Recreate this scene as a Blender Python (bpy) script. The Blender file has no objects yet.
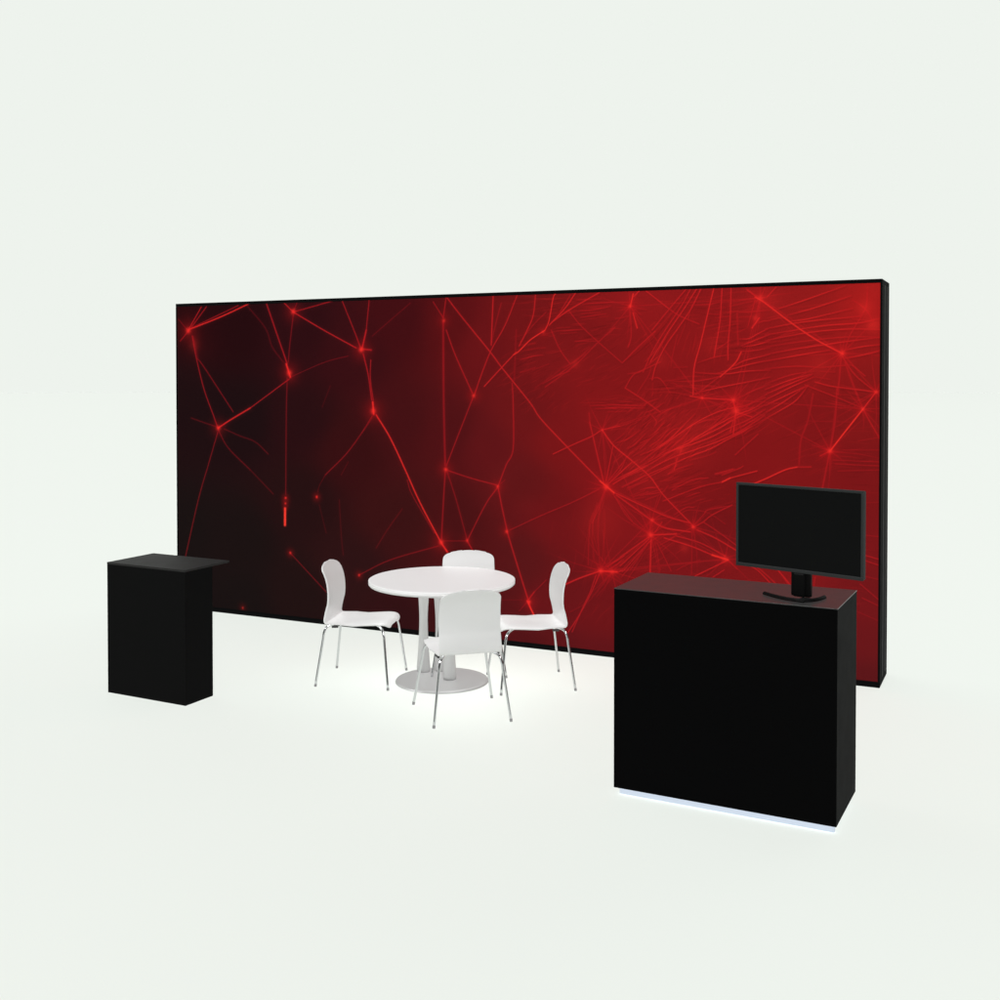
# Exhibition stand: printed light-box wall, reception counter with monitor, pedestal, round table and four chairs.
import bpy, bmesh, math, random
import numpy as np
from mathutils import Vector, Matrix

scene = bpy.context.scene
COL = scene.collection
R = math.radians
random.seed(7)
RNG = np.random.default_rng(11)

# ---- settings
FLOOR_K = .93
LED = .30
PRINT_K = 1.0
WORLD_DIM = .03
CH_POS = [((-1.0, 8.044, 0), R(-9)), ((-.246, 7.231, 0), R(106)), ((.215, 7.93, 0), R(190.5)), ((-.235, 8.31, 0), R(-88))]
LEGS = [(-.148, .205, -.140, .11), (.054, -.006, .06, -.03), (-.02, .235, -.03, .12)]
LAMPS = [('back_added_lamp', 10, 58, .305, 700, {}), ('left_added_lamp', 255, 35, .635, 600, {}), ('right_added_lamp', 150, 35, .635, 600, {}),  # added unseen lamps: distant ones for even shadowless light, overhead for soft shadow
         ('overhead_added_lamp', 0, 90, .016, 12, dict(dist=11., shadow=True))]

# ------------------------------------------------------------------ materials
def lin(c):
    c = np.asarray(c, float) / 255.0
    return np.where(c <= .04045, c / 12.92, ((c + .055) / 1.055) ** 2.4)

def mat(name, color, rough=.5, metal=0., spec=.5, bump=0., bump_scale=400., vary=0., emit=None, estr=0.):
    m = bpy.data.materials.new(name); m.use_nodes = True
    nt = m.node_tree; b = nt.nodes['Principled BSDF']
    b.inputs['Base Color'].default_value = (*color, 1)
    b.inputs['Roughness'].default_value = rough
    b.inputs['Metallic'].default_value = metal
    b.inputs['Specular IOR Level'].default_value = spec
    tc = nt.nodes.new('ShaderNodeTexCoord')
    if vary:
        n = nt.nodes.new('ShaderNodeTexNoise'); n.inputs['Scale'].default_value = 9; n.inputs['Detail'].default_value = 6
        nt.links.new(tc.outputs['Object'], n.inputs['Vector'])
        mr = nt.nodes.new('ShaderNodeMapRange')
        mr.inputs['To Min'].default_value = rough - vary; mr.inputs['To Max'].default_value = rough + vary
        nt.links.new(n.outputs['Fac'], mr.inputs['Value']); nt.links.new(mr.outputs['Result'], b.inputs['Roughness'])
    if bump:
        n = nt.nodes.new('ShaderNodeTexNoise'); n.inputs['Scale'].default_value = bump_scale; n.inputs['Detail'].default_value = 2
        nt.links.new(tc.outputs['Object'], n.inputs['Vector'])
        bp = nt.nodes.new('ShaderNodeBump'); bp.inputs['Strength'].default_value = bump; bp.inputs['Distance'].default_value = .001
        nt.links.new(n.outputs['Fac'], bp.inputs['Height']); nt.links.new(bp.outputs['Normal'], b.inputs['Normal'])
    if emit:
        b.inputs['Emission Color'].default_value = (*emit, 1); b.inputs['Emission Strength'].default_value = estr
    return m

FLOOR_ALB = tuple(FLOOR_K * lin((238, 243, 237)))
M = {
    'floor': mat('studio_floor', FLOOR_ALB, 1., 0, 0.),
    'frame': mat('black_frame', (.004, .004, .0042), .6, 0, .007, vary=.06),
    'laminate': mat('black_laminate', (.0022, .0022, .0023), .55, 0, .009, bump=.05, vary=.05),
    'worktop_lit': mat('black_worktop_lit', (.036, .0355, .035), .3, 0, .30, bump=.03, vary=.04),  # black counter surface lightened: light falling on the top is put into the colour
    'pedestal_board': mat('black_painted_board', (.0052, .0052, .0052), .55, 0, .009, bump=.05, vary=.05),
    'pedestal_top_lit': mat('black_board_lit', (.023, .0226, .022), .5, 0, .04, bump=.03, vary=.05),  # paler than the pedestal body, painting in the light on its upper face
    'plastic': mat('white_plastic', (.71, .71, .705), .38, 0, .35, vary=.04),
    'tabletop': mat('white_laminate', (.84, .84, .835), .4, 0, .3, vary=.04),
    'edge': mat('white_edge_band', (.66, .66, .655), .45, 0, .3),
    'silver': mat('silver_paint', (.50, .50, .495), .42, .15, .4, vary=.05),
    'baseplate': mat('grey_steel_plate', (.43, .43, .427), .42, .2, .4, vary=.06),
    'chrome': mat('chrome', (.62, .63, .64), .2, 1., .5, vary=.03),
    'glide': mat('grey_glide', (.25, .25, .25), .6),
    'rubber': mat('black_rubber', (.012, .012, .012), .6),
    'bezel': mat('charcoal_bezel', (.024, .026, .026), .5, 0, .06),
    'screen': mat('dark_screen', (.0035, .0037, .0038), .3, 0, .04),
    'stand': mat('black_stand', (.003, .003, .003), .5, 0, .04),
    'led': mat('led_diffuser', (.42, .45, .50), .5, 0, .3, emit=(.62, .76, 1.0), estr=LED),
}

# ------------------------------------------------------------------ mesh helpers
def build(name, bm, m, parent=None, smooth=False, loc=None):
    me = bpy.data.meshes.new(name); bmesh.ops.recalc_face_normals(bm, faces=bm.faces)
    if smooth:
        for f_ in bm.faces: f_.smooth = True
    bm.to_mesh(me); bm.free(); me.materials.append(m)
    o = bpy.data.objects.new(name, me); COL.objects.link(o)
    if parent: o.parent = parent
    if loc: o.location = loc
    return o

def box(bm, lo, hi, bev=0.):
    t = bmesh.new(); bmesh.ops.create_cube(t, size=1)
    for v in t.verts:
        v.co = Vector([lo[i] + (v.co[i] + .5) * (hi[i] - lo[i]) for i in range(3)])
    if bev: bmesh.ops.bevel(t, geom=t.edges[:], offset=bev, segments=2, affect='EDGES', profile=.5)
    me = bpy.data.meshes.new('t'); t.to_mesh(me); t.free(); bm.from_mesh(me); bpy.data.meshes.remove(me)
    return bm

def lathe(bm, prof, n=96):
    rings = []
    for r, z in prof:
        if r < 1e-6: rings.append([bm.verts.new((0, 0, z))])
        else: rings.append([bm.verts.new((r * math.cos(2 * math.pi * k / n), r * math.sin(2 * math.pi * k / n), z)) for k in range(n)])
    for a, b in zip(rings, rings[1:]):
        for k in range(n):
            va, vb = a[k % len(a)], a[(k + 1) % len(a)]; vc, vd = b[(k + 1) % len(b)], b[k % len(b)]
            vs = []
            for v in (va, vb, vc, vd):
                if v not in vs: vs.append(v)
            if len(vs) > 2: bm.faces.new(vs)
    return bm

def catmull(pts, n=8):
    P = [Vector(p) for p in pts]; P = [2 * P[0] - P[1]] + P + [2 * P[-1] - P[-2]]; out = []
    for i in range(1, len(P) - 2):
        for k in range(n):
            t = k / n; a, b, c, d = P[i - 1], P[i], P[i + 1], P[i + 2]
            out.append(.5 * ((2 * b) + (c - a) * t + (2 * a - 5 * b + 4 * c - d) * t * t + (3 * b - a - 3 * c + d) * t ** 3))
    out.append(P[-2]); return out

def tube(bm, pts, r, n=12, flat=1.):
    P = [Vector(p) for p in pts]; rr = r if isinstance(r, (list, tuple)) else [r] * len(P)
    up = None; rings = []
    for i, p in enumerate(P):
        t = (P[min(i + 1, len(P) - 1)] - P[max(i - 1, 0)]).normalized()
        if up is None:
            up = t.orthogonal().normalized()
        up = (up - t * up.dot(t)).normalized(); s = t.cross(up)
        rings.append([bm.verts.new(p + rr[i] * (math.cos(2 * math.pi * k / n) * up + flat * math.sin(2 * math.pi * k / n) * s)) for k in range(n)])
    for a, b in zip(rings, rings[1:]):
        for k in range(n): bm.faces.new((a[k], a[(k + 1) % n], b[(k + 1) % n], b[k]))
    bm.faces.new(rings[0]); bm.faces.new(rings[-1][::-1])
    return bm

def thing(name, label, cat, loc, rz=0., group=None):
    o = bpy.data.objects.new(name, None); COL.objects.link(o); o.empty_display_size = .1
    o.location = loc; o.rotation_euler = (0, 0, rz); o['label'] = label; o['category'] = cat
    if group: o['group'] = group
    return o

def copy_thing(src, loc, rz, label):
    r = src.copy(); COL.objects.link(r); r.location = loc; r.rotation_euler = (0, 0, rz); r['label'] = label
    for ch in list(src.children):
        c = ch.copy(); COL.objects.link(c); c.parent = r
        for g in list(ch.children):
            d = g.copy(); COL.objects.link(d); d.parent = c
    return r

# ------------------------------------------------------------------ floor
bm = bmesh.new(); bmesh.ops.create_circle(bm, cap_ends=True, segments=128, radius=150)
fl = build('floor', bm, M['floor'], loc=(0, 8, 0)); fl['kind'] = 'structure'

# ------------------------------------------------------------------ printed wall
WYAW = -.444; WW, WH, WD = 6.3531, 2.8796, .4262
"""ARTWORK of the print, in metres along the panel from its left edge and up from the floor."""
ART_LINES = [
 (0.7, 11.7, [(0.148, 2.631), (0.304, 2.842)]),
 (0.6, 11.7, [(0.16, 2.63), (0.363, 2.841)]),
 (0.55, 11.5, [(0.16, 2.64), (0.735, 2.845)]),
 (0.9, 15.6, [(0.172, 2.64), (0.526, 2.744), (0.86, 2.859)]),
 (0.5, 11.8, [(0.148, 2.621), (0.051, 2.529)]),
 (0.3, 10.7, [(0.028, 2.736), (0.136, 2.631)]),
 (0.6, 12.7, [(0.195, 2.574), (0.247, 2.348), (0.334, 2.068), (0.439, 1.836), (0.491, 1.717)]),
 (0.25, 42.6, [(0.207, 2.555), (0.253, 2.367)]),
 (0.5, 10.5, [(0.242, 2.367), (0.324, 2.292), (0.671, 1.868)]),
 (0.65, 11.1, [(1.3, 2.172), (0.866, 1.907)]),
 (0.85, 17.6, [(0.866, 1.907), (0.636, 1.793), (0.497, 1.717)]),
 (0.95, 25.8, [(1.268, 2.306), (1.311, 2.19)]),
 (0.6, 17.0, [(1.05, 2.859), (1.181, 2.541), (1.279, 2.306)]),
 (0.4, 11.9, [(1.346, 2.743), (1.307, 2.476), (1.29, 2.324)]),
 (0.22, 15.1, [(0.837, 2.837), (1.038, 2.633), (1.115, 2.46), (1.235, 2.324)]),
 (0.4, 12.0, [(1.278, 2.181), (1.266, 1.849), (1.257, 1.138)]),
 (0.7, 11.9, [(1.238, 2.862), (1.335, 2.779)]),
 (0.4, 9.9, [(1.346, 2.77), (1.39, 2.858)]),
 (0.6, 10.7, [(1.346, 2.77), (1.762, 2.856)]),
 (0.75, 11.6, [(1.346, 2.77), (1.687, 2.595), (2.009, 2.442)]),
 (0.6, 10.4, [(1.866, 2.853), (1.989, 2.589), (2.05, 2.45)]),
 (0.55, 11.2, [(2.142, 2.854), (2.111, 2.596)]),
 (0.7, 18.8, [(2.111, 2.596), (2.07, 2.441)]),
 (0.22, 10.1, [(2.172, 2.543), (2.332, 2.66), (2.549, 2.816)]),
 (0.6, 18.8, [(2.06, 2.433), (2.161, 2.423)]),
 (0.32, 9.7, [(1.926, 2.373), (1.686, 2.322), (1.365, 2.208), (1.311, 2.181)]),
 (0.6, 15.0, [(2.08, 2.389), (2.13, 2.208), (2.165, 1.992)]),
 (0.6, 11.2, [(2.156, 2.337), (2.151, 2.182), (2.18, 1.992)]),
 (0.95, 24.3, [(2.175, 1.975), (2.185, 1.871)]),
 (0.9, 15.6, [(2.21, 1.863), (2.35, 1.668), (2.498, 1.399), (2.643, 1.125), (2.845, 0.799)]),
 (0.4, 10.9, [(2.517, 1.315), (2.566, 1.19), (2.778, 0.879)]),
 (0.45, 10.5, [(2.17, 1.854), (2.048, 1.687), (1.893, 1.509), (1.683, 1.326)]),
 (0.25, 9.7, [(1.683, 1.326), (1.619, 1.226), (1.603, 1.172)]),
 (0.28, 9.4, [(2.17, 1.837), (2.068, 1.705)]),
 (0.2, 9.6, [(1.923, 1.449), (1.85, 1.332)]),
 (0.15, 11.7, [(1.618, 1.057), (1.691, 0.813)]),
 (0.16, 13.4, [(1.829, 1.112), (1.849, 0.805), (1.869, 0.631)]),
 (0.2, 11.1, [(2.467, 1.065), (2.318, 0.877), (2.207, 0.715)]),
 (0.14, 11.6, [(1.738, 2.111), (1.653, 1.925)]),
 (0.32, 10.6, [(0.178, 1.804), (0.344, 1.76), (0.485, 1.726)]),
 (0.4, 10.4, [(0.497, 1.698), (0.612, 1.534), (0.863, 1.34)]),
 (0.28, 10.2, [(0.863, 1.34), (1.119, 1.132)]),
 (0.3, 11.3, [(0.566, 1.709), (0.75, 1.648), (0.92, 1.598), (1.065, 1.493)]),
 (0.48, 10.6, [(0.491, 1.679), (0.377, 1.369), (0.256, 1.036), (0.084, 0.441)]),
 (0.45, 9.8, [(1.309, 0.605), (1.689, 0.29)]),
 (0.38, 10.2, [(2.034, 0.468), (2.347, 0.621), (2.816, 0.772)]),
 (0.5, 9.8, [(2.771, 2.819), (2.866, 2.683)]),
 (0.5, 10.7, [(2.894, 2.857), (2.866, 2.683)]),
 (0.4, 23.2, [(2.866, 2.649), (2.866, 2.499), (2.87, 1.957), (2.883, 1.455)]),
 (0.55, 10.6, [(2.894, 2.582), (2.979, 2.373), (3.137, 2.059)]),
 (0.68, 10.2, [(2.904, 2.848), (3.026, 2.704), (3.302, 2.395), (3.41, 2.264), (3.66, 1.982), (3.747, 1.862), (3.964, 1.652), (4.301, 1.34)]),
 (0.65, 12.1, [(3.329, 2.86), (3.32, 2.656), (3.311, 2.452)]),
 (0.58, 10.3, [(3.544, 2.853), (3.437, 2.613), (3.311, 2.411), (3.22, 2.207), (3.16, 2.051)]),
 (0.3, 12.0, [(3.401, 2.792), (3.338, 2.574), (3.311, 2.452)]),
 (0.62, 10.9, [(3.707, 2.864), (3.686, 2.688), (3.633, 2.569), (3.562, 2.441)]),
 (0.35, 9.2, [(3.799, 2.71), (3.677, 2.6), (3.571, 2.473)]),
 (0.85, 11.8, [(3.79, 2.566), (3.659, 2.488), (3.562, 2.401), (3.509, 2.369)]),
 (0.7, 10.3, [(3.536, 2.393), (3.401, 2.264), (3.247, 2.113)]),
 (0.5, 10.6, [(3.146, 2.026), (3.025, 1.751), (2.893, 1.447)]),
 (0.5, 12.0, [(3.5, 2.142), (3.509, 1.964), (3.509, 1.607), (3.446, 1.475), (3.374, 1.301)]),
 (0.2, 17.0, [(3.536, 2.571), (3.518, 2.167)]),
 (0.5, 10.5, [(2.893, 1.414), (3.118, 1.356), (3.356, 1.308)]),
 (0.45, 15.2, [(2.883, 1.397), (2.864, 1.119), (2.845, 0.799)]),
 (0.35, 13.3, [(2.902, 1.398), (2.987, 1.167), (3.089, 0.84)]),
 (0.5, 10.5, [(3.365, 1.284), (3.256, 1.139), (3.089, 0.832)]),
 (0.55, 12.9, [(3.374, 1.284), (3.41, 1.122), (3.455, 0.937)]),
 (0.3, 8.6, [(3.392, 1.318), (3.437, 1.352)]),
 (0.9, 21.5, [(2.845, 0.799), (2.902, 0.728)]),
 (0.35, 8.9, [(2.845, 0.816), (3.089, 0.832)]),
 (0.55, 14.1, [(3.089, 0.832), (3.154, 0.736)]),
 (0.6, 14.5, [(3.455, 0.929), (3.545, 0.666), (3.643, 0.389), (3.687, 0.279)]),
 (0.4, 9.1, [(3.482, 0.947), (3.748, 1.075), (4.032, 1.202), (4.251, 1.314)]),
 (0.55, 12.7, [(3.643, 0.389), (3.696, 0.458)]),
 (0.35, 8.4, [(3.696, 0.458), (3.801, 0.564)]),
 (0.3, 8.5, [(3.625, 0.363), (3.563, 0.292)]),
 (0.95, 16.9, [(3.634, 0.38), (3.696, 0.264)]),
 (0.15, 8.6, [(3.401, 0.368), (3.59, 0.384)]),
 (0.65, 14.0, [(4.26, 0.671), (4.093, 0.603), (3.965, 0.541), (3.879, 0.506)]),
 (0.8, 20.9, [(4.26, 0.671), (4.401, 0.674)]),
 (0.5, 11.2, [(4.401, 0.674), (4.466, 0.694)]),
 (0.5, 10.6, [(4.252, 0.639), (4.177, 0.475), (4.076, 0.292), (3.974, 0.138)]),
 (0.28, 9.7, [(4.26, 0.702), (4.243, 0.953), (4.259, 1.189)]),
 (0.2, 11.4, [(4.21, 0.754), (4.193, 0.989), (4.234, 1.204)]),
 (0.2, 9.7, [(4.302, 0.76), (4.285, 0.994)]),
 (0.3, 10.6, [(4.16, 0.711), (4.176, 1.027), (4.259, 1.213)]),
 (0.12, 9.8, [(4.118, 0.747), (4.159, 0.987)]),
 (0.5, 9.6, [(4.318, 0.707), (4.458, 0.803)]),
 (0.4, 9.6, [(4.36, 0.702), (4.458, 0.771)]),
 (0.22, 8.1, [(4.343, 0.646), (4.177, 0.435), (4.008, 0.325)]),
 (0.25, 8.1, [(4.31, 0.604), (4.194, 0.461)]),
 (0.22, 8.1, [(4.36, 0.624), (4.227, 0.463)]),
 (0.95, 19.3, [(4.259, 1.377), (4.375, 1.289)]),
 (0.3, 14.6, [(4.166, 1.908), (4.175, 1.822)]),
 (0.55, 12.1, [(4.171, 1.838), (4.225, 1.619), (4.292, 1.355)]),
 (0.55, 9.6, [(4.309, 1.379), (4.35, 1.584), (4.366, 1.662)]),
 (0.7, 12.0, [(4.275, 1.777), (4.366, 1.662), (4.521, 1.543)]),
 (0.65, 10.1, [(4.521, 1.543), (4.666, 1.425), (4.778, 1.284), (5.012, 1.061)]),
 (0.6, 9.8, [(3.86, 1.577), (4.023, 1.653), (4.192, 1.728), (4.275, 1.777), (4.423, 1.811)]),
 (0.3, 9.5, [(4.423, 1.811), (4.593, 1.868)]),
 (0.35, 12.1, [(4.292, 1.293), (4.259, 1.189), (4.193, 1.044)]),
 (0.65, 10.2, [(4.383, 1.289), (4.627, 1.192), (4.81, 1.125), (4.981, 1.089)]),
 (0.6, 10.3, [(4.391, 1.274), (4.627, 1.123), (4.683, 1.087)]),
 (0.4, 8.8, [(4.375, 1.265), (4.538, 1.056)]),
 (0.4, 8.7, [(4.367, 1.28), (4.49, 1.1), (4.651, 0.993)]),
 (0.6, 9.6, [(4.334, 1.365), (4.521, 1.535)]),
 (0.45, 8.8, [(4.333, 1.388), (4.464, 1.549)]),
 (0.6, 10.3, [(4.366, 1.358), (4.489, 1.433), (4.626, 1.5)]),
 (0.4, 10.3, [(4.44, 1.338), (4.626, 1.438)]),
 (0.35, 10.3, [(4.481, 1.332), (4.65, 1.401)]),
 (0.3, 10.2, [(4.522, 1.264), (4.65, 1.309)]),
 (0.65, 12.4, [(4.683, 1.087), (4.786, 1.04), (4.982, 1.021)]),
 (0.6, 9.5, [(4.659, 0.963), (4.425, 0.792)]),
 (0.6, 9.5, [(4.659, 0.948), (4.425, 0.722)]),
 (0.5, 9.5, [(4.667, 0.933), (4.442, 0.677)]),
 (0.4, 8.7, [(4.644, 0.9), (4.507, 0.697)]),
 (0.65, 13.3, [(4.675, 0.941), (4.668, 0.686)]),
 (0.3, 9.4, [(4.707, 0.927), (4.748, 0.715)]),
 (0.4, 8.6, [(4.723, 0.921), (4.834, 0.714)]),
 (0.65, 14.0, [(4.683, 0.98), (4.873, 0.999)]),
 (0.65, 10.7, [(4.779, 0.963), (4.982, 0.915), (5.151, 0.858)]),
 (0.6, 9.9, [(4.873, 0.984), (5.059, 0.943), (5.249, 0.858)]),
 (0.9, 19.6, [(5.151, 0.858), (5.272, 0.829)]),
 (0.4, 9.4, [(4.667, 1.017), (4.683, 1.095)]),
 (0.5, 9.4, [(4.707, 1.004), (4.762, 1.084)]),
 (0.55, 9.1, [(5.012, 1.061), (5.081, 1.102), (5.15, 1.159), (5.3, 1.241)]),
 (0.65, 11.3, [(5.036, 1.039), (5.173, 0.987), (5.339, 0.901)]),
 (0.5, 9.0, [(5.081, 1.102), (5.196, 1.034), (5.339, 0.938)]),
 (0.3, 9.2, [(4.997, 1.037), (4.994, 0.704)]),
 (0.4, 8.4, [(5.012, 1.076), (5.104, 1.179)]),
 (0.28, 8.4, [(4.707, 1.004), (4.904, 1.153), (4.981, 1.187), (5.119, 1.172), (5.248, 1.097)]),
 (0.65, 9.8, [(5.272, 0.829), (5.021, 0.69)]),
 (0.5, 9.8, [(5.242, 0.752), (5.159, 0.694)]),
 (0.5, 9.7, [(5.272, 0.829), (5.34, 0.767)]),
 (0.6, 9.6, [(5.399, 0.809), (5.488, 0.771), (5.583, 0.683)]),
 (0.5, 9.5, [(5.473, 0.799), (5.539, 0.753), (5.619, 0.685)]),
 (0.6, 10.2, [(5.626, 0.796), (5.728, 0.68)]),
 (0.4, 8.7, [(5.662, 0.755), (5.72, 0.672)]),
 (0.4, 8.6, [(5.905, 0.752), (5.898, 0.686)]),
 (0.2, 6.9, [(6.233, 1.302), (6.354, 1.315)]),
 (0.3, 6.9, [(6.234, 1.075), (6.355, 1.069)]),
 (0.5, 8.3, [(6.235, 0.934), (6.356, 0.907)]),
 (0.45, 8.3, [(6.235, 0.898), (6.357, 0.864)]),
 (0.35, 8.3, [(6.23, 0.628), (6.358, 0.575)]),
 (0.4, 8.3, [(6.216, 0.726), (6.358, 0.611)]),
 (0.3, 7.6, [(6.202, 0.789), (6.357, 0.766)]),
 (0.25, 7.6, [(6.203, 0.526), (6.359, 0.47)]),
 (0.9, 12.6, [(6.004, 1.663), (6.127, 1.83), (6.228, 1.966)]),
 (0.7, 10.3, [(6.228, 1.966), (6.315, 2.087)]),
 (0.5, 11.3, [(5.935, 1.625), (6.004, 1.663)]),
 (0.45, 12.4, [(6.228, 1.966), (6.276, 1.875), (6.351, 1.743)]),
 (0.38, 14.1, [(6.05, 2.114), (6.038, 1.885), (6.004, 1.67), (5.977, 1.526), (5.95, 1.381)]),
 (0.3, 14.3, [(5.883, 2.07), (5.849, 1.882), (5.8, 1.737), (5.787, 1.555)]),
 (0.8, 10.9, [(5.419, 1.388), (5.543, 1.444), (5.687, 1.516), (5.773, 1.54)]),
 (0.45, 10.7, [(5.773, 1.54), (5.872, 1.544)]),
 (0.2, 8.5, [(5.828, 1.875), (6.154, 1.873)]),
 (0.35, 7.6, [(6.025, 1.599), (6.352, 1.596)]),
 (0.25, 7.6, [(6.094, 1.673), (6.351, 1.68)]),
 (0.35, 8.3, [(6.039, 1.571), (6.352, 1.568)]),
 (0.3, 7.6, [(6.06, 1.522), (6.352, 1.54)]),
 (0.2, 7.1, [(5.878, 1.695), (5.969, 1.698)]),
 (0.25, 6.9, [(6.196, 1.739), (6.351, 1.771)]),
 (0.8, 13.6, [(5.464, 2.778), (5.537, 2.732), (5.718, 2.59), (5.895, 2.464), (6.09, 2.355)]),
 (0.6, 10.3, [(5.405, 2.832), (5.515, 2.748)]),
 (0.5, 9.4, [(5.616, 2.847), (5.551, 2.776)]),
 (0.5, 9.7, [(6.083, 2.341), (6.173, 2.206), (6.322, 2.08)]),
 (0.5, 8.3, [(6.152, 2.277), (6.241, 2.199)]),
 (0.35, 15.3, [(6.104, 2.298), (6.16, 2.135), (6.222, 1.98)]),
 (0.35, 14.0, [(6.076, 2.327), (6.057, 2.064)]),
 (0.6, 9.1, [(5.897, 2.156), (6.002, 2.128), (6.105, 2.114), (6.315, 2.087)]),
 (0.45, 8.4, [(5.827, 2.134), (6.044, 2.049), (6.14, 2.008), (6.222, 1.973)]),
 (0.35, 9.0, [(6.103, 2.384), (6.137, 2.489), (6.218, 2.629)]),
 (0.35, 9.7, [(6.124, 2.327), (6.347, 2.381)]),
 (0.6, 9.3, [(4.63, 2.85), (4.813, 2.707)]),
 (0.45, 9.2, [(4.813, 2.707), (4.899, 2.652), (5.045, 2.589)]),
 (0.5, 10.0, [(4.944, 2.854), (4.813, 2.707), (4.679, 2.551)]),
 (0.5, 9.3, [(4.983, 2.861), (4.898, 2.713), (4.782, 2.549), (4.679, 2.382), (4.608, 2.23)]),
 (0.6, 10.0, [(5.029, 2.859), (4.922, 2.697), (4.805, 2.533), (4.664, 2.306)]),
 (0.58, 10.0, [(5.06, 2.858), (4.991, 2.718), (4.899, 2.584), (4.79, 2.435), (4.711, 2.283), (4.68, 2.168)]),
 (0.5, 9.9, [(5.067, 2.865), (4.983, 2.71)]),
 (0.4, 9.1, [(4.983, 2.71), (4.961, 2.636)]),
 (0.7, 11.4, [(5.158, 2.862), (5.099, 2.618), (5.054, 2.432), (5.008, 2.259), (5.001, 2.056)]),
 (0.6, 10.5, [(5.219, 2.868), (5.205, 2.616), (5.175, 2.43), (5.16, 2.341)]),
 (0.6, 10.4, [(5.286, 2.865), (5.28, 2.614), (5.265, 2.429), (5.266, 2.318)]),
 (0.3, 13.3, [(5.332, 2.664), (5.34, 2.428)]),
 (0.28, 9.2, [(4.876, 2.509), (4.829, 2.305)]),
 (0.2, 9.2, [(4.938, 2.584), (4.876, 2.434)]),
 (0.4, 8.1, [(5.464, 2.757), (5.413, 2.567)]),
 (0.65, 17.6, [(5.443, 2.552), (5.494, 2.624)]),
 (0.75, 11.9, [(5.206, 2.192), (5.318, 2.295), (5.363, 2.376)]),
 (0.4, 9.8, [(5.017, 2.056), (5.146, 2.154), (5.244, 2.229)]),
 (0.65, 11.3, [(4.978, 2.048), (5.078, 2.034), (5.319, 2.021)]),
 (0.65, 16.4, [(5.305, 2.014), (5.327, 1.933)]),
 (0.55, 10.4, [(5.327, 1.933), (5.446, 1.897)]),
 (0.6, 11.9, [(5.327, 1.933), (5.306, 1.762)]),
 (0.5, 10.4, [(5.327, 1.933), (5.283, 1.783)]),
 (0.55, 10.8, [(4.879, 1.577), (4.856, 1.485)]),
 (0.4, 9.3, [(4.856, 1.485), (4.809, 1.453)]),
 (0.45, 8.9, [(5.321, 1.614), (5.41, 1.698), (5.49, 1.773)]),
 (0.5, 9.0, [(5.224, 1.461), (5.359, 1.518)]),
 (0.5, 7.4, [(5.359, 1.518), (5.381, 1.534)]),
 (0.85, 14.2, [(5.225, 1.409), (5.285, 1.441)]),
 (0.7, 9.6, [(5.285, 1.441), (5.344, 1.459), (5.484, 1.501)]),
 (0.5, 9.1, [(4.77, 1.245), (5.057, 1.365), (5.225, 1.409)]),
 (0.5, 9.7, [(5.171, 1.467), (5.307, 1.509)]),
 (0.8, 10.8, [(3.79, 2.566), (3.825, 2.645), (3.859, 2.819), (3.885, 2.858)]),
 (0.7, 10.7, [(3.825, 2.605), (3.962, 2.737), (4.055, 2.861)]),
 (0.4, 9.9, [(3.919, 2.707), (4.005, 2.839)]),
 (0.65, 10.6, [(3.851, 2.629), (3.996, 2.721), (4.256, 2.854)]),
 (0.42, 9.7, [(3.988, 2.721), (4.09, 2.6), (4.24, 2.465), (4.438, 2.3)]),
 (0.4, 10.7, [(3.842, 2.565), (3.92, 2.405), (4.005, 2.294)]),
 (0.45, 8.6, [(4.438, 2.3), (4.583, 2.437), (4.703, 2.542)]),
 (0.35, 10.6, [(3.791, 2.111), (4.048, 2.286), (4.215, 2.441), (4.38, 2.579)]),
 (0.8, 15.0, [(4.526, 2.83), (4.502, 2.731)]),
 (0.6, 11.0, [(4.59, 2.866), (4.526, 2.807)]),
 (0.4, 11.1, [(4.502, 2.692), (4.511, 2.515), (4.487, 2.423)]),
 (0.7, 13.4, [(4.526, 2.684), (4.559, 2.568)]),
 (0.2, 10.0, [(3.703, 2.103), (3.92, 2.247)]),
 (0.5, 10.2, [(4.463, 2.106), (4.625, 2.007), (4.744, 1.924)]),
 (0.45, 9.4, [(4.463, 2.106), (4.528, 2.207), (4.624, 2.253), (4.743, 2.306)]),
 (0.3, 9.7, [(4.047, 2.475), (4.257, 2.472)]),
 (0.25, 9.4, [(4.552, 2.053), (4.664, 2.23), (4.648, 2.306)]),
 (0.4, 7.8, [(4.585, 1.684), (4.673, 1.724)]),
 (0.4, 8.6, [(4.585, 1.637), (4.681, 1.732), (4.729, 1.771)]),
 (0.35, 9.3, [(4.873, 0.984), (4.747, 0.907)]),
 (0.3, 8.4, [(5.059, 0.814), (4.936, 0.76), (4.881, 0.725)]),
 (0.3, 7.8, [(4.748, 0.715), (4.708, 0.597)]),
 (0.3, 8.6, [(4.627, 1.246), (4.746, 1.298), (4.809, 1.362)]),
 (0.3, 8.6, [(4.715, 1.189), (4.762, 1.314)]),
 (0.45, 9.2, [(4.84, 1.332), (4.996, 1.415), (5.118, 1.435)]),
 (0.3, 9.1, [(4.98, 1.565), (5.102, 1.599), (5.178, 1.632)]),
 (0.3, 9.4, [(4.586, 1.275), (4.762, 1.337)]),
 (0.35, 8.7, [(4.456, 1.424), (4.537, 1.474), (4.65, 1.509)]),
 (0.5, 9.8, [(4.227, 0.637), (4.177, 0.499), (4.118, 0.375), (4.025, 0.167)]),
 (0.66, 8.9, [(5.592, 2.676), (5.832, 2.75), (6.101, 2.84)]),
 (0.66, 8.8, [(5.7, 2.641), (5.894, 2.69), (6.143, 2.768)]),
 (0.46, 8.7, [(5.538, 2.6), (5.628, 2.62), (5.718, 2.627)]),
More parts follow.
